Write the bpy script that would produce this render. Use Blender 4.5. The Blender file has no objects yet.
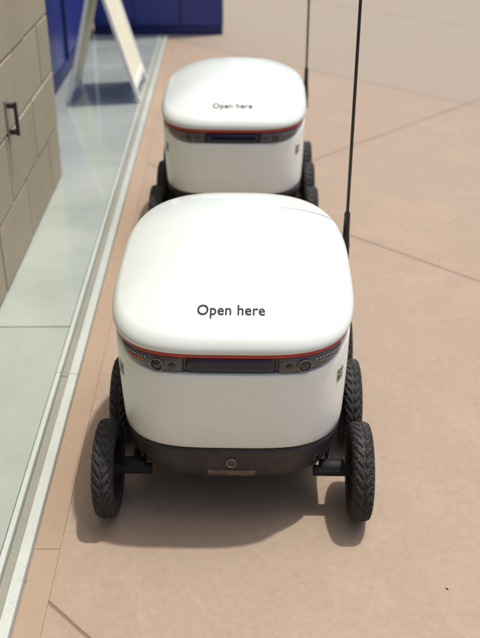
import bpy, bmesh, math, random, bisect
from mathutils import Vector, Matrix
random.seed(4)
C = bpy.context
scene = C.scene

# ------------------------------------------------------------------ helpers
def link(o, parent=None):
    C.collection.objects.link(o)
    if parent: o.parent = parent
    return o
def mesh_obj(name, verts, faces, mat=None, parent=None, smooth=False):
    me = bpy.data.meshes.new(name)
    me.from_pydata([tuple(v) for v in verts], [], faces)
    me.validate(); me.update()
    o = bpy.data.objects.new(name, me)
    if mat: me.materials.append(mat)
    if smooth:
        for p in me.polygons: p.use_smooth = True
    return link(o, parent)
def empty(name, loc=(0,0,0), rz=0):
    e = bpy.data.objects.new(name, None)
    e.location = loc; e.rotation_euler = (0,0,rz); e.empty_display_size = .1
    return link(e)
def boxdata(V, F, x0,x1,y0,y1,z0,z1):
    b = len(V)
    V += [(x0,y0,z0),(x1,y0,z0),(x1,y1,z0),(x0,y1,z0),(x0,y0,z1),(x1,y0,z1),(x1,y1,z1),(x0,y1,z1)]
    F += [tuple(b+i for i in f) for f in ((0,3,2,1),(4,5,6,7),(0,1,5,4),(1,2,6,5),(2,3,7,6),(3,0,4,7))]
def bevel(o, w, seg=2):
    m = o.modifiers.new("bev", 'BEVEL'); m.width = w; m.segments = seg; m.limit_method='ANGLE'
    for p in o.data.polygons: p.use_smooth = True
    m.harden_normals = True
def box(name, x0,x1,y0,y1,z0,z1, mat, parent=None, bw=0.002):
    V=[];F=[]; boxdata(V,F,x0,x1,y0,y1,z0,z1)
    o = mesh_obj(name,V,F,mat,parent)
    if bw: bevel(o,bw)
    return o
def lathe(name, prof, seg, mat, parent, axis='X', center=(0,0,0), closed=False, smooth=True, rad=None):
    V=[];F=[];n=len(prof)
    for i in range(seg):
        t=2*math.pi*i/seg
        for j,(h,r) in enumerate(prof):
            if rad: r = rad(i,j,h,r)
            c,s=r*math.cos(t), r*math.sin(t)
            if axis=='X': p=(h,c,s)
            elif axis=='Y': p=(s,h,c)
            else: p=(c,s,h)
            V.append((p[0]+center[0],p[1]+center[1],p[2]+center[2]))
    m = n if closed else n-1
    for i in range(seg):
        for j in range(m):
            a=i*n+j; b=i*n+(j+1)%n; c=((i+1)%seg)*n+(j+1)%n; d=((i+1)%seg)*n+j
            F.append((a,d,c,b))
    return mesh_obj(name,V,F,mat,parent,smooth)

def sstep(a,b,x):
    t=max(0,min(1,(x-a)/(b-a))); return t*t*(3-2*t)

# ------------------------------------------------------------------ materials
def newmat(name):
    m = bpy.data.materials.new(name); m.use_nodes=True
    nt=m.node_tree; b=nt.nodes['Principled BSDF']
    return m,nt,b
def N(nt,t,**k):
    n=nt.nodes.new(t)
    for a,v in k.items(): setattr(n,a,v)
    return n
def L(nt,a,b): nt.links.new(a,b)
def mth(nt,op,a,b=None,c=None,clamp=False):
    n=N(nt,'ShaderNodeMath',operation=op); n.use_clamp=clamp
    for i,v in enumerate((a,b,c)):
        if v is None: continue
        if isinstance(v,(int,float)): n.inputs[i].default_value=v
        else: L(nt,v,n.inputs[i])
    return n.outputs[0]
def mixc(nt,fac,a,b,bt='MIX'):
    n=N(nt,'ShaderNodeMix',data_type='RGBA',blend_type=bt)
    def s(i,v):
        if isinstance(v,(int,float)): n.inputs[i].default_value=v
        elif isinstance(v,(tuple,list)): n.inputs[i].default_value=(*v[:3],1)
        else: L(nt,v,n.inputs[i])
    s(0,fac); s(6,a); s(7,b)
    return n.outputs[2]
def noise(nt,vec,scale,detail=4,rough=.55,dist=0):
    n=N(nt,'ShaderNodeTexNoise'); n.inputs['Scale'].default_value=scale
    n.inputs['Detail'].default_value=detail; n.inputs['Roughness'].default_value=rough
    n.inputs['Distortion'].default_value=dist
    if vec is not None: L(nt,vec,n.inputs['Vector'])
    return n.outputs['Fac']
def ramp(nt,fac,p0,p1,c0=(0,0,0),c1=(1,1,1)):
    n=N(nt,'ShaderNodeValToRGB'); e=n.color_ramp.elements
    e[0].position=p0; e[1].position=p1; e[0].color=(*c0,1); e[1].color=(*c1,1)
    L(nt,fac,n.inputs[0]); return n.outputs[0]
def bump(nt,b,h,strength,dist,prev=None):
    n=N(nt,'ShaderNodeBump'); n.inputs['Strength'].default_value=strength; n.inputs['Distance'].default_value=dist
    L(nt,h,n.inputs['Height'])
    if prev: L(nt,prev,n.inputs['Normal'])
    L(nt,n.outputs[0],b.inputs['Normal']); return n.outputs[0]
def geo(nt): return N(nt,'ShaderNodeNewGeometry')
def objc(nt): return N(nt,'ShaderNodeTexCoord').outputs['Object']

def simple(name,col,rough,metal=0,var=.12,scale=60,coat=0,bmp=0,spec=.5):
    m,nt,b=newmat(name); v=objc(nt)
    f=noise(nt,v,scale,5)
    c0=tuple(c*(1-var) for c in col); c1=tuple(min(1,c*(1+var)) for c in col)
    L(nt,ramp(nt,f,.3,.7,c0,c1),b.inputs['Base Color'])
    r=noise(nt,v,scale*.4,4)
    L(nt,mth(nt,'ADD',mth(nt,'MULTIPLY',r,.16),rough-.08,clamp=True),b.inputs['Roughness'])
    b.inputs['Metallic'].default_value=metal; b.inputs['Coat Weight'].default_value=coat
    b.inputs['Coat Roughness'].default_value=.05; b.inputs['Specular IOR Level'].default_value=spec
    if bmp: bump(nt,b,f,bmp,.001)
    return m

def white_mat(name,col,rough,coat,dust):
    m,nt,b=newmat(name); v=objc(nt)
    a=noise(nt,v,5,5,.55)
    c=mixc(nt,ramp(nt,a,.4,.75),col,tuple(x*.95 for x in col))
    if dust:
        d=noise(nt,v,380,3,.6)
        c=mixc(nt,mth(nt,'MULTIPLY',ramp(nt,d,.70,.80),.22),c,(.35,.30,.24))
    sp=N(nt,'ShaderNodeSeparateXYZ'); L(nt,v,sp.inputs[0])
    dz=mth(nt,'SUBTRACT',1,mth(nt,'DIVIDE',mth(nt,'SUBTRACT',sp.outputs[2],.195),.06),clamp=True)
    c=mixc(nt,mth(nt,'MULTIPLY',mth(nt,'MULTIPLY',dz,noise(nt,v,25,5)),.28),c,(.42,.34,.26))
    L(nt,c,b.inputs['Base Color'])
    L(nt,mth(nt,'ADD',mth(nt,'MULTIPLY',noise(nt,v,3,3),.10),rough-.05,clamp=True),b.inputs['Roughness'])
    b.inputs['Coat Weight'].default_value=coat; b.inputs['Coat Roughness'].default_value=.12
    return m
M_body=white_mat('body_white',(.82,.86,.80),.42,.2,True)
M_lid=white_mat('lid_white',(.70,.765,.735),.34,.5,False)
M_hull=simple('hull_plastic',(.040,.036,.037),.5,var=.25,scale=30,bmp=.15,spec=.35)
M_band=simple('band_black',(.014,.013,.014),.25,coat=.5)
M_glass=simple('window_glass',(.006,.011,.032),.12,coat=.2,var=.05)
M_pod=simple('pod_plastic',(.075,.075,.078),.28,coat=.5,var=.2)
M_lens=simple('lens_glass',(.004,.004,.008),.04,coat=1)
M_ring=simple('lens_ring',(.20,.20,.20),.3,metal=.7)
M_led=simple('led_cover',(.75,.75,.72),.3)
M_red=simple('red_trim',(.50,.036,.02),.4,var=.05)
M_orange=simple('indicator_orange',(.75,.13,.02),.3,var=.05)
M_text=simple('print_dark_grey',(.040,.040,.044),.85,spec=.05)
M_sticker=simple('sticker',(.13,.105,.085),.45,var=.45,scale=60)
M_stw=simple('sticker_white',(.72,.72,.68),.5)
M_hub=simple('hub_black',(.014,.014,.015),.6,spec=.25)
M_metal=simple('steel',(.35,.35,.34),.35,metal=.9)
M_mast=simple('mast_black',(.012,.012,.013),.4)

def tyre_mat():
    m,nt,b=newmat('tyre_rubber'); v=objc(nt)
    f=noise(nt,v,70,6,.65)
    L(nt,ramp(nt,f,.4,.8,(.013,.013,.014),(.045,.040,.036)),b.inputs['Base Color'])
    b.inputs['Roughness'].default_value=.7
    bump(nt,b,noise(nt,v,300,4),.2,.001); return m
M_tyre=tyre_mat()

# ------------------------------------------------------------------ pavement
def ground_mat():
    m,nt,b=newmat('tan_concrete'); g=geo(nt).outputs['Position']
    K=.84
    def q(*c): return (c[0]*K,c[1]*K*1.005,c[2]*K*.985)
    sp=N(nt,'ShaderNodeSeparateXYZ'); L(nt,g,sp.inputs[0])
    x,y=sp.outputs[0],sp.outputs[1]
    wob=mth(nt,'MULTIPLY',mth(nt,'SUBTRACT',noise(nt,g,30,3),.5),.006)
    u=mth(nt,'ADD',mth(nt,'ADD',x,y),wob); w=mth(nt,'ADD',mth(nt,'SUBTRACT',y,x),wob)
    def joint(c,off,per):
        t=mth(nt,'DIVIDE',mth(nt,'SUBTRACT',c,off),per)
        f=mth(nt,'FRACT',mth(nt,'ADD',t,.5))
        return mth(nt,'MULTIPLY',mth(nt,'ABSOLUTE',mth(nt,'SUBTRACT',f,.5)),per/1.414)
    d=mth(nt,'MINIMUM',joint(u,.843,2.355),joint(w,3.2,4.71))
    line=mth(nt,'SUBTRACT',1,mth(nt,'DIVIDE',mth(nt,'SUBTRACT',d,.0014),.0026),clamp=True)
    soft=mth(nt,'SUBTRACT',1,mth(nt,'DIVIDE',d,.035),clamp=True)
    n1=noise(nt,g,1.1,5,.55,.3); n2=noise(nt,g,7,6,.62); n3=noise(nt,g,60,5,.7); n4=noise(nt,g,420,3,.7)
    n5=noise(nt,g,2.6,7,.68,.8)
    c=mixc(nt,ramp(nt,n1,.3,.7),q(.395,.282,.203),q(.445,.330,.245))
    c=mixc(nt,mth(nt,'MULTIPLY',ramp(nt,n2,.42,.75),.5),c,q(.50,.385,.295))
    c=mixc(nt,mth(nt,'MULTIPLY',ramp(nt,n2,.50,.25),.35),c,q(.32,.222,.156))
    c=mixc(nt,mth(nt,'MULTIPLY',ramp(nt,n5,.52,.72),.28),c,q(.50,.40,.32))
    c=mixc(nt,mth(nt,'MULTIPLY',ramp(nt,n5,.44,.30),.28),c,q(.28,.195,.14))
    c=mixc(nt,.32,c,ramp(nt,n3,.25,.75,q(.25,.176,.126),q(.57,.445,.35)))
    c=mixc(nt,.28,c,ramp(nt,n4,.3,.7,q(.19,.13,.094),q(.66,.53,.42)))
    k=mth(nt,'FLOOR',mth(nt,'DIVIDE',mth(nt,'SUBTRACT',u,.843),2.355))
    k2=mth(nt,'FLOOR',mth(nt,'DIVIDE',mth(nt,'SUBTRACT',w,3.2),4.71))
    wn=N(nt,'ShaderNodeTexWhiteNoise',noise_dimensions='2D')
    cm=N(nt,'ShaderNodeCombineXYZ'); L(nt,k,cm.inputs[0]); L(nt,k2,cm.inputs[1]); L(nt,cm.outputs[0],wn.inputs[0])
    c=mixc(nt,mth(nt,'MULTIPLY',wn.outputs[0],.12),c,q(.33,.27,.21))
    c=mixc(nt,mth(nt,'MULTIPLY',mth(nt,'GREATER_THAN',u,5.553),.6),c,q(.33,.29,.235))
    vo=N(nt,'ShaderNodeTexVoronoi'); vo.inputs['Scale'].default_value=9; L(nt,g,vo.inputs['Vector'])
    vs=mth(nt,'LESS_THAN',vo.outputs['Distance'],.040)
    c=mixc(nt,mth(nt,'MULTIPLY',vs,.25),c,(.14,.10,.08))
    c=mixc(nt,mth(nt,'MULTIPLY',soft,.12),c,(.22,.15,.11))
    c=mixc(nt,mth(nt,'MULTIPLY',line,.65),c,(.11,.072,.05))
    L(nt,c,b.inputs['Base Color']); b.inputs['Roughness'].default_value=.75
    p=bump(nt,b,mth(nt,'ADD',mth(nt,'MULTIPLY',n3,.6),mth(nt,'MULTIPLY',n4,.5)),.3,.003)
    bump(nt,b,mth(nt,'SUBTRACT',1,line),.6,.005,p)
    return m
S=150
mesh_obj('ground',[(-S,-S,0),(S,-S,0),(S,S,0),(-S,S,0)],[(0,1,2,3)],ground_mat())

def concrete(name,ca,cb,stain=(.2,.17,.13),bs=.35,rough=.8,coat=0,isl=.25,fine=.2):
    m,nt,b=newmat(name); g=geo(nt); p=g.outputs['Position']
    n1=noise(nt,p,3,6,.6,.4); n2=noise(nt,p,26,6,.7); n3=noise(nt,p,300,3)
    c=mixc(nt,ramp(nt,n1,.3,.7),ca,cb)
    c=mixc(nt,mth(nt,'MULTIPLY',ramp(nt,n2,.55,.8),.4),c,stain)
    c=mixc(nt,fine,c,ramp(nt,n3,.3,.7,tuple(x*.5 for x in ca),tuple(min(1,x*1.5) for x in cb)))
    c=mixc(nt,mth(nt,'MULTIPLY',g.outputs['Random Per Island'],isl),c,tuple(x*.7 for x in ca))
    L(nt,c,b.inputs['Base Color'])
    L(nt,mth(nt,'ADD',mth(nt,'MULTIPLY',n1,.25),rough-.125),b.inputs['Roughness'])
    b.inputs['Coat Weight'].default_value=coat; b.inputs['Coat Roughness'].default_value=.06
    bump(nt,b,mth(nt,'ADD',n2,n3),bs,.003); return m
M_slab=concrete('sill_polished_stone',(.32,.365,.325),(.43,.475,.43),stain=(.25,.275,.235),bs=.03,rough=.30,coat=1.0,fine=.12)
M_track=concrete('track_painted_metal',(.44,.49,.45),(.55,.59,.55),stain=(.30,.29,.23),bs=.08,rough=.4,coat=.5)
M_groove=concrete('groove_dirt',(.22,.22,.185),(.30,.30,.25))
M_coping=concrete('coping_concrete',(.36,.36,.30),(.44,.45,.385))
M_pav=concrete('border_tan',(.315,.225,.158),(.36,.268,.192),stain=(.24,.165,.118),isl=.08)
M_block=concrete('wall_block',(.33,.29,.205),(.41,.36,.265),stain=(.24,.20,.135),bs=.9)
M_mortar=concrete('mortar',(.20,.18,.135),(.25,.225,.17))

sill=empty('stone_sill')
V=[];F=[]
ys=[-2.3,-.82,.66,2.14,3.62,5.10,5.94]
for a,b_ in zip(ys[:-1],ys[1:]): boxdata(V,F,-.86,-.432,a+.002,b_-.002,-.05,.020)
o=mesh_obj('slabs',V,F,M_slab,sill); bevel(o,.003)
V=[];F=[]
boxdata(V,F,-.855,-.434,-2.3,5.94,-.05,.008)
mesh_obj('bedding',V,F,M_groove,sill)
track=empty('threshold_track')
for nm,x0,x1,z1,mt in (('rail_inner',-.430,-.418,.024,M_track),('channel',-.4178,-.3982,.012,M_groove),('rail_outer',-.398,-.376,.020,M_track)):
    V=[];F=[]
    yy=[-2.3,-.3,1.9,4.1,5.94]
    for a,b_ in zip(yy[:-1],yy[1:]): boxdata(V,F,x0,x1,a+.0007,b_-.0007,-.03,z1)
    o=mesh_obj(nm,V,F,mt,track); bevel(o,.0025)
V=[];F=[]
for a,b_ in ((-2.3,-.35),(-.35,1.3),(1.3,2.62),(2.62,4.2),(4.2,5.9)):
    boxdata(V,F,-.374,-.3255,a+.0004,b_-.0004,-.02,.0035)
o=mesh_obj('pavement_border',V,F,M_pav); bevel(o,.0010)

# ------------------------------------------------------------------ block wall
wall=empty('block_wall')
WX=-.64; WE=3.34; ch=.20
V=[];F=[]
for r in range(13):
    z0=.022+r*ch; off=0 if r%2 else .2
    y=WE
    first=True
    while y>-2.3:
        l=(.4 if (not first or off==0) else .2); first=False
        d=random.uniform(-.0015,.0015)
        boxdata(V,F,WX-.19,WX+d,max(y-l,-2.3)+.004,y-(.0 if y==WE else .004),z0+.003,z0+ch-.003)
        y-=l
o=mesh_obj('blocks',V,F,M_block,wall); bevel(o,.004,3)
box('mortar_core',WX-.185,WX-.005,-2.3,WE-.005,.021,.022+13*ch,M_mortar,wall,0)
box('coping',WX-.21,WX+.02,-2.3,WE+.02,.024+13*ch,.08+13*ch,M_coping,wall,.004)

latch=empty('wall_bracket',(WX,2.58,.465))
M_dk=simple('dark_metal',(.05,.05,.05),.4,metal=.6)
box('plate',.0015,.007,-.020,.020,-.058,.058,M_metal,latch,.002)
box('grip',.024,.034,-.008,.008,-.050,.050,M_dk,latch,.004)
box('post_upper',.007,.025,-.007,.007,.032,.046,M_dk,latch,.002)
box('post_lower',.007,.025,-.007,.007,-.046,-.032,M_dk,latch,.002)

# ------------------------------------------------------------------ blue wall (L-shaped)
M_blue=simple('blue_paint',(.022,.038,.25),.38,var=.15,scale=8,coat=.2)
M_blued=simple('blue_kick',(.014,.022,.12),.45,var=.2,scale=12)
bw=empty('blue_wall')
box('side_panel',-1.06,-.866,3.36,5.98,.0,2.6,M_blue,bw,.004)
box('front_panel',-.86,-.02,6.03,6.23,.06,2.6,M_blue,bw,.004)
box('front_plinth',-.859,-.024,6.035,6.22,.0,.058,M_blued,bw,.003)
box('side_plinth',-.8655,-.858,3.37,5.985,.021,.09,M_blued,bw,.002)
for yy in (4.1,4.95,5.8):
    box('side_batten',-.8658,-.850,yy,yy+.03,.092,2.5,M_blued,bw,.002)
for xx in (-.60,-.30):
    box('front_batten',xx,xx+.012,6.024,6.0295,.07,2.5,M_blued,bw,.001)

# ------------------------------------------------------------------ sandwich board
sb=empty('sandwich_board',(-.605,4.56,.020))
M_frame=simple('sign_white',(.80,.81,.76),.4)
M_yel=simple('sign_face',(.77,.76,.58),.5,var=.03,scale=6)
HA=.60; HW=.22
for sgn,sp in ((1,.175),(-1,-.16)):
    ang=math.atan2(sp,HA); ln=math.hypot(sp,HA)
    leaf=bpy.data.objects.new('leaf',None); link(leaf,sb)
    leaf.location=(0.006*sgn,0,HA); leaf.rotation_euler=(0,-ang,0)
    box('stile_near',-.009,.009,-HW,-HW+.03,-ln,0,M_frame,leaf,.003)
    box('stile_far',-.009,.009,HW-.03,HW,-ln,0,M_frame,leaf,.003)
    box('rail_top',-.009,.009,-HW+.0302,HW-.0302,-.035,0,M_frame,leaf,.003)
    box('rail_bottom',-.009,.009,-HW+.0302,HW-.0302,-ln+.06,-ln+.095,M_frame,leaf,.003)
    box('face',-.004,.004,-HW+.0302,HW-.0302,-ln+.0955,-.0355,M_yel,leaf,0)

# ------------------------------------------------------------------ delivery robot
NF=3.8; NR=2.9; CY=.30
def tilt(y): return .042*y/.6
LV=[(.086,.12,.19),(.092,.160,.234),(.104,.188,.264),(.125,.207,.281),(.150,.2165,.2895),(.185,.2215,.2935),
    (.196,.2228,.2948),(.25,.2255,.2977),(.31,.2275,.2998),(.36,.2285,.300),(.44,.2285,.300)]
def prof(z):
    if z<=LV[0][0]: return LV[0][1:]
    for p,q in zip(LV[:-1],LV[1:]):
        if z<=q[0]:
            t=(z-p[0])/(q[0]-p[0]); return (p[1]+(q[1]-p[1])*t, p[2]+(q[2]-p[2])*t)
    return LV[-1][1:]
_cache={}
def ring_dense(a,b):
    key=(round(a,5),round(b,5))
    if key in _cache: return _cache[key]
    pts=[];K=2400
    for i in range(K+1):
        t=-math.pi/2+2*math.pi*i/K
        c,s=math.cos(t),math.sin(t)
        n=NF if s<0 else NR
        pts.append((a*math.copysign(abs(c)**(2/n),c) if abs(c)>1e-9 else 0, CY+b*math.copysign(abs(s)**(2/n),s) if abs(s)>1e-9 else CY))
    cum=[0]
    for p,q in zip(pts[:-1],pts[1:]): cum.append(cum[-1]+math.hypot(q[0]-p[0],q[1]-p[1]))
    _cache[key]=(pts,cum); return pts,cum
def at(a,b,s):
    pts,cum=ring_dense(a,b); T=cum[-1]; s%=T
    i=min(max(bisect.bisect_right(cum,s)-1,0),len(pts)-2)
    d=cum[i+1]-cum[i]; t=(s-cum[i])/d if d>0 else 0
    p,q=pts[i],pts[i+1]
    return (p[0]+(q[0]-p[0])*t, p[1]+(q[1]-p[1])*t)
def ring(a,b,n=192):
    T=ring_dense(a,b)[1][-1]; return [at(a,b,T*i/n) for i in range(n)]
def surf(s,z,off=0):
    a,b=prof(z); p=at(a,b,s); q=at(a,b,s+.002); r=at(a,b,s-.002)
    tx,ty=q[0]-r[0],q[1]-r[1]; l=math.hypot(tx,ty); nx,ny=ty/l,-tx/l
    return Vector((p[0]+nx*off,p[1]+ny*off,z)),Vector((nx,ny,0))
def loft(name,rings,mat,parent,cap0=False,cap1=False):
    V=[];F=[];n=len(rings[0])
    for r in rings: V+=r
    for k in range(len(rings)-1):
        for i in range(n):
            j=(i+1)%n
            F.append((k*n+i,k*n+j,(k+1)*n+j,(k+1)*n+i))
    if cap0: F.append(tuple(reversed(range(n))))
    if cap1: F.append(tuple((len(rings)-1)*n+i for i in range(n)))
    return mesh_obj(name,V,F,mat,parent,True)
def ztop(x,y): return .359+.021*sstep(.015,.10,y)+tilt(y)
def lvl(a,b,zf): return [(x,y,zf(x,y) if callable(zf) else zf) for x,y in ring(a,b)]
def strip(name,s0,s1,z0,z1,off,mat,parent,n=40,m=6,bulge=0,th=.004):
    V=[];F=[]
    for i in range(n+1):
        s=s0+(s1-s0)*i/n
        for j in range(m+1):
            t=j/m
            zz0=z0(s) if callable(z0) else z0; zz1=z1(s) if callable(z1) else z1
            z=zz0+(zz1-zz0)*t
            e=(1-(2*t-1)**4)*(1-(2*i/n-1)**8)
            pp,_=surf(s,z,off-th+th*min(1,e*3)+bulge*e)
            V.append(pp)
    for i in range(n):
        for j in range(m):
            a=i*(m+1)+j; F.append((a,a+m+1,a+m+2,a+1))
    return mesh_obj(name,V,F,mat,parent,True)
LA,LB=.2325,.3085
ZR=.407; EH=.015; ES=.935
def lidz_s(s,x,y):
    e=EH if s<=ES else EH*math.sqrt(max(0,1-((s-ES)/(1-ES))**2))
    return ZR+e+.072*(1-min(s,1)**2.2)+tilt(y)
def lidz(x,y):
    n=NF if y<CY else NR
    s=((abs(x)/LA)**n+(abs(y-CY)/LB)**n)**(1/n)
    return lidz_s(s,x,y)

def wheel(parent,x,y,side,idx):
    R=.098
    w_=bpy.data.objects.new('wheel_%d'%idx,None); link(w_,parent); w_.location=(x,y,R); w_.rotation_euler=(random.uniform(0,6),0,0)
    pts=[(-.0155,.060),(-.0185,.066),(-.0208,.076),(-.0202,.086),(-.0182,.0920),(-.0155,.0952),(-.0125,.0968),(-.0095,.0976),(-.0060,.0980),(-.0035,.0980),(-.0010,.0980)]
    prof_=pts+[(-a,b) for a,b in reversed(pts)]
    def rad(i,j,h,r):
        if r<.090: return r
        k=abs(h)
        if r>.0966:
            if k<.0020: return r-.0030
            ph=(i+int(k/.0028))%5
            return r-.0032 if ph in (0,1) else r
        return r-.0036 if (i+6)%5 in (0,1) else r+.0004
    lathe('tyre',prof_,150,M_tyre,w_,'X',closed=True,rad=rad,smooth=False)
    rp=[(-.017,.061),(-.015,.064),(.012,.064),(.0155,.062),(.016,.058),(.008,.052),(.006,.024),(.015,.022),(.017,.018),(.017,.0005)]
    lathe('rim',[(h*side,r) for h,r in rp],64,M_hub,w_,'X')
    ip=[(-.016,.061),(-.010,.05),(-.008,.02),(-.015,.018),(-.015,.0005)]
    lathe('rim_inner',[(h*side,r) for h,r in ip],48,M_hub,w_,'X')
    for k in range(5):
        a=2*math.pi*k/5
        V=[];F=[]; boxdata(V,F,min(.0065*side,.0145*side),max(.0065*side,.0145*side),-.005,.005,.02,.056)
        o=mesh_obj('spoke_%d'%k,V,F,M_hub,w_); bevel(o,.0015); o.rotation_euler=(a,0,0)
    lathe('axle_nut',[(.017*side,.009),(.022*side,.008),(.0225*side,.0005)],12,M_metal,w_,'X',smooth=False)

def robot(name,loc,rz):
    R=empty(name,loc,rz)
    hl=[lvl(*prof(z),z) for z in (.086,.088,.092,.097,.104,.114,.125,.138,.150,.165,.180,.188)]
    hl.append(lvl(.219,.2895,.191)); hl.append(lvl(.212,.283,.1925))
    loft('lower_hull',hl,M_hull,R,cap0=True)
    bl=[lvl(.210,.281,.1945),lvl(.2208,.2930,.1950),lvl(.2228,.2948,.1975)]
    for z in (.21,.23,.25,.27,.29,.31,.325,.34): bl.append(lvl(*prof(z),z))
    def zt(k): return lambda x,y: .34+(ztop(x,y)-.34)*k
    bl.append(lvl(.2285,.300,zt(.5))); bl.append(lvl(.2285,.300,zt(.93)))
    bl.append(lvl(.2277,.2992,zt(1.0))); bl.append(lvl(.226,.2975,lambda x,y:ztop(x,y)+.0006)); bl.append(lvl(.2175,.289,lambda x,y:ztop(x,y)+.0006))
    loft('body_shell',bl,M_body,R)
    loft('sensor_band',[lvl(.2195,.291,lambda x,y:.350+tilt(y)),lvl(.2195,.291,lambda x,y:ZR+tilt(y))],M_band,R)
    rr=ring(.2305,.3025); n=len(rr)
    V=[];F=[]
    for x,y in rr:
        k=1-.9*sstep(.13,.30,y)
        t=tilt(y); z1=ZR-.0008+t; z0=z1-.0095*k
        sx=.975
        V+= [(x*sx,CY+(y-CY)*sx,z0),(x*.997,CY+(y-CY)*.997,z0+.0005),(x,y,z0+.002*k),(x,y,z1-.001),(x*sx,CY+(y-CY)*sx,z1)]
    for i in range(n):
        j=(i+1)%n
        if rr[i][1]>.29 : continue
        for k in range(4): F.append((i*5+k,j*5+k,j*5+k+1,i*5+k+1))
    mesh_obj('red_trim',V,F,M_red,R,True)
    ss=[1.0,1.0,.9993,.9975,.995,.991,.986,.980,.972,.963,.955,.945,.935,.925,.905,.88,.84,.78,.70,.62,.54,.46,.38,.30,.22,.14,.06]
    rg=ring(LA,LB); rings=[]
    rings.append([(x*.95,CY+(y-CY)*.95,ZR+tilt(y)) for x,y in rg])
    rings.append([(x*.992,CY+(y-CY)*.992,ZR+tilt(y)) for x,y in rg])
    for i,s in enumerate(ss):
        o=[]
        for x,y in rg:
            X=x*s;Y=CY+(y-CY)*s
            z=lidz_s(s,X,Y)+.0065
            if i==0: z=ZR+tilt(Y)+.0015
            o.append((X,Y,z))
        rings.append(o)
    loft('lid',rings,M_lid,R,cap1=True)
    strip('front_window',-.080,.080,.3625,.3935,-.0035,M_glass,R,bulge=.0015)
    for sd in (-1,1):
        zl=lambda s:(ztop(*surf(s,.3)[0][:2])+.0025)
        a,b=(.086,.228) if sd>0 else (-.228,-.086)
        strip('camera_pod',a,b,zl,.3960,-.002,M_pod,R,bulge=.003)
        p,nn=surf(sd*.132,.3775,.001)
        rot=nn.to_track_quat('Z','Y').to_matrix().to_4x4()
        for nm,pf,mt in (('lens_ring',[(-.006,.0140),(.003,.0140),(.0045,.0132),(.0045,.0118),(.001,.0105)],M_ring),
                         ('lens',[(.0008,.0108),(.002,.009),(.0035,.006),(.0045,.003),(.0048,.0003)],M_lens)):
            o=lathe(nm,pf,40,mt,R,'Z'); o.matrix_local=Matrix.Translation(p)@rot
        p,nn=surf(sd*.105,.377,.0005); rot=nn.to_track_quat('Z','Y').to_matrix().to_4x4()
        o=lathe('small_lens',[(-.002,.0065),(.002,.0065),(.003,.0055),(.0035,.0003)],24,M_lens,R,'Z'); o.matrix_local=Matrix.Translation(p)@rot
        V=[];F=[]
        for k in range(11):
            s=sd*(.155+.0068*k); z=.3880+.0003*k
            p,nn=surf(s,z,.0026)
            up=Vector((0,0,1)); tx=up.cross(nn)
            b0=len(V)
            for q in range(10):
                an=2*math.pi*q/10
                V.append(p+tx*.0014*math.cos(an)+up*.0014*math.sin(an))
            V.append(p+nn*.0009)
            for q in range(10): F.append((b0+q,b0+(q+1)%10,b0+10))
        mesh_obj('led_row',V,F,M_led,R,True)
        strip('side_reflector',*( (.158,.195) if sd>0 else (-.195,-.158)),.3805,.3825,.0030,M_orange if sd<0 else M_ring,R,th=.002)
        sc=sd*(.226 if sd>0 else .238); zc=.326; cell=.0018; G=13
        strip('qr_label',sc-cell*G/2-.0015,sc+cell*G/2+.0015,zc-cell*G/2-.004,zc+cell*G/2+.0015,.0006,M_stw,R,n=10,m=4,th=.0004)
        rnd=random.Random(7); V=[];F=[]
        def finder(i,j):
            for ci,cj in ((0,0),(0,G-4),(G-4,G-4)):
                if ci<=i<ci+4 and cj<=j<cj+4:
                    return 1 if (i-ci in (0,3) or j-cj in (0,3)) else (1 if (i-ci,j-cj)==(1,1) else 0)
            return None
        for i in range(G):
            for j in range(G):
                f=finder(i,j)
                on=f if f is not None else rnd.random()<.42
                if not on: continue
                s0=sc-cell*G/2+i*cell; z0=zc-cell*G/2+j*cell; b0=len(V)
                for ds,dz in ((0,0),(cell,0),(cell,cell),(0,cell)): V.append(surf(s0+ds,z0+dz,.0013)[0])
                F.append((b0,b0+1,b0+2,b0+3))
        for k in range(6):
            s0=sc-cell*G/2+k*.0036; b0=len(V)
            for ds,dz in ((0,0),(.0026,0),(.0026,.0016),(0,.0016)): V.append(surf(s0+ds,zc-cell*G/2-.0032+dz,.0013)[0])
            F.append((b0,b0+1,b0+2,b0+3))
        mesh_obj('qr_pattern',V,F,M_hull,R)
    p,nn=surf(0,.158,.0)
    rot=nn.to_track_quat('Z','Y').to_matrix().to_4x4()
    for nm,pf,mt in (('bumper_ring',[(-.004,.0105),(.002,.0105),(.0032,.0095),(.0032,.0080),(.0005,.0070)],M_ring),
                     ('bumper_lens',[(.0006,.0072),(.0015,.005),(.002,.0003)],M_lens)):
        o=lathe(nm,pf,32,mt,R,'Z'); o.matrix_local=Matrix.Translation(p)@rot
    strip('hull_sticker',-.046,.046,.114,.137,.0014,M_sticker,R,n=16,m=4,th=.0006)
    for s in (-.17,.17):
        p,nn=surf(s,.150,.0); rot=nn.to_track_quat('Z','Y').to_matrix().to_4x4()
        o=lathe('hull_sensor',[(-.002,.006),(.0015,.006),(.002,.005),(.0022,.0003)],20,M_band,R,'Z'); o.matrix_local=Matrix.Translation(p)@rot
    cu=bpy.data.curves.new('t','FONT'); cu.body='Open here'; cu.size=.03; cu.align_x='CENTER'; cu.offset=.0004; cu.resolution_u=4
    cu.space_character=1.04
    to=bpy.data.objects.new('t',cu); C.collection.objects.link(to)
    C.view_layer.update()
    dg=C.evaluated_depsgraph_get()
    me=bpy.data.meshes.new_from_object(to.evaluated_get(dg)); bpy.data.objects.remove(to)
    xs=[v.co.x for v in me.vertices]; wd=max(xs)-min(xs); mx=(max(xs)+min(xs))/2; k=.121/wd
    bm=bmesh.new(); bm.from_mesh(me); bmesh.ops.triangulate(bm,faces=bm.faces[:])
    bm.to_mesh(me); bm.free()
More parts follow.
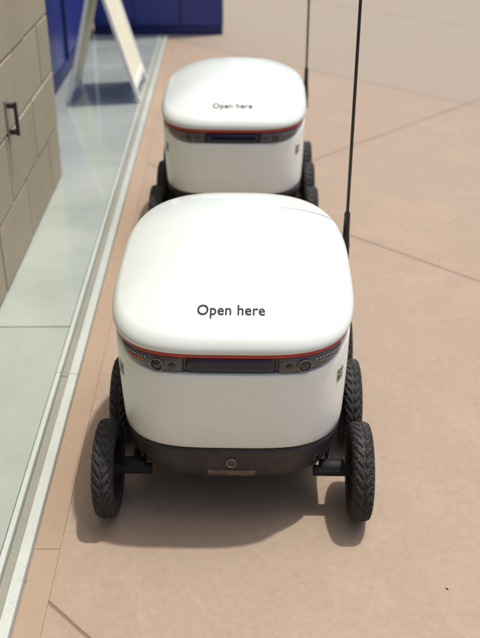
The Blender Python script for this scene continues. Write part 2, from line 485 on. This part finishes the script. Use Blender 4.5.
    for v in me.vertices:
        x=(v.co.x-mx)*k; y=.047+v.co.y*k*1.10
        v.co=(x,y,lidz(x,y)+.0065+.0009)
    me.materials.append(M_text)
    link(bpy.data.objects.new('lid_lettering',me),R)
    i=0
    for sd in (-1,1):
        for y in (.066,.305,.535):
            i+=1; wheel(R,sd*.2485+.003,y,sd,i)
            lathe('axle_%d'%i,[(sd*.16,.011),(sd*.240,.011)],24,M_hub,R,'X',(0,y,.098))
            xe=.222 if y<.5 else .205
            x0=.172 if y<.1 else .15
            lathe('motor_housing_%d'%i,[(sd*x0,.0005),(sd*x0,.014),(sd*(x0+.004),.017),(sd*(xe-.004),.017),(sd*xe,.014),(sd*xe,.0005)],32,M_hub,R,'X',(0,y+.008,.100))
        box('rocker_arm_%d'%(i),min(sd*.206,sd*.220),max(sd*.206,sd*.220),.30,.52,.088,.108,M_hub,R,.005)
        box('front_arm_%d'%(i),min(sd*.186,sd*.200),max(sd*.186,sd*.200),.07,.30,.092,.110,M_hub,R,.005)
    mx,my=.241,.480
    box('mast_bracket',.200,.248,my-.016,my+.016,.345,.372,M_mast,R,.004)
    lathe('mast_base',[(.34,.0005),(.34,.0095),(.40,.0092),(.43,.0072),(.475,.0066),(.48,.0045)],24,M_mast,R,'Z',(mx,my,0))
    lathe('mast',[(.478,.0036),(.80,.0034),(1.15,.0028),(1.155,.0005)],16,M_mast,R,'Z',(mx,my,0))
    return R
robot('delivery_robot',(.003,1.352,0),math.radians(-2.0))
robot('delivery_robot.001',(.015,2.660,0),math.radians(-2.3))

def pebbles():
    V=[];F=[]
    spots=[(.395,1.19,.0030)]
    for _ in range(90): spots.append((-.35+random.gauss(0,.025),random.uniform(.9,5.5),random.uniform(.0008,.0025)))
    for _ in range(140): spots.append((random.uniform(-.3,2),random.uniform(.9,6),random.uniform(.0006,.0018)))
    for x,y,r in spots:
        bm=bmesh.new(); bmesh.ops.create_icosphere(bm,subdivisions=1,radius=r)
        b0=len(V)
        for v in bm.verts: V.append((x+v.co.x*random.uniform(.7,1.3),y+v.co.y*random.uniform(.7,1.3),.003+r*.3+v.co.z*.6))
        for f in bm.faces: F.append(tuple(b0+v.index for v in f.verts))
        bm.free()
    mesh_obj('grit',V,F,M_coping)
pebbles()

# ------------------------------------------------------------------ light
sd=Vector((.25,.10,1)).normalized()
el=math.asin(sd.z); az=math.atan2(sd.x,sd.y)
w=bpy.data.worlds.new('World'); scene.world=w; w.use_nodes=True
nt=w.node_tree; bg=nt.nodes['Background']
sk=nt.nodes.new('ShaderNodeTexSky'); sk.sky_type='NISHITA'; sk.sun_disc=False
sk.sun_elevation=el; sk.sun_rotation=az; sk.dust_density=5; sk.air_density=1.0
nt.links.new(sk.outputs[0],bg.inputs[0]); bg.inputs[1].default_value=.15
li=bpy.data.lights.new('sun','SUN'); li.energy=3.1; li.angle=math.radians(1.5); li.color=(1,.965,.88)
lo=bpy.data.objects.new('sun',li); link(lo); lo.rotation_euler=sd.to_track_quat('Z','Y').to_euler(); lo.location=(3,3,8)

# ------------------------------------------------------------------ camera
cd=bpy.data.cameras.new('camera'); co=bpy.data.objects.new('camera',cd); link(co)
cd.sensor_fit='VERTICAL'; cd.sensor_height=24; cd.lens=24*900/638
co.location=(0,0,1.225); co.rotation_euler=(math.radians(90-29),0,math.radians(-.84))
cd.clip_start=.05; cd.clip_end=500
cd.dof.use_dof=True; cd.dof.focus_distance=1.64; cd.dof.aperture_fstop=3.0
scene.camera=co
scene.view_settings.view_transform='Standard'; scene.view_settings.look='None'; scene.view_settings.exposure=0
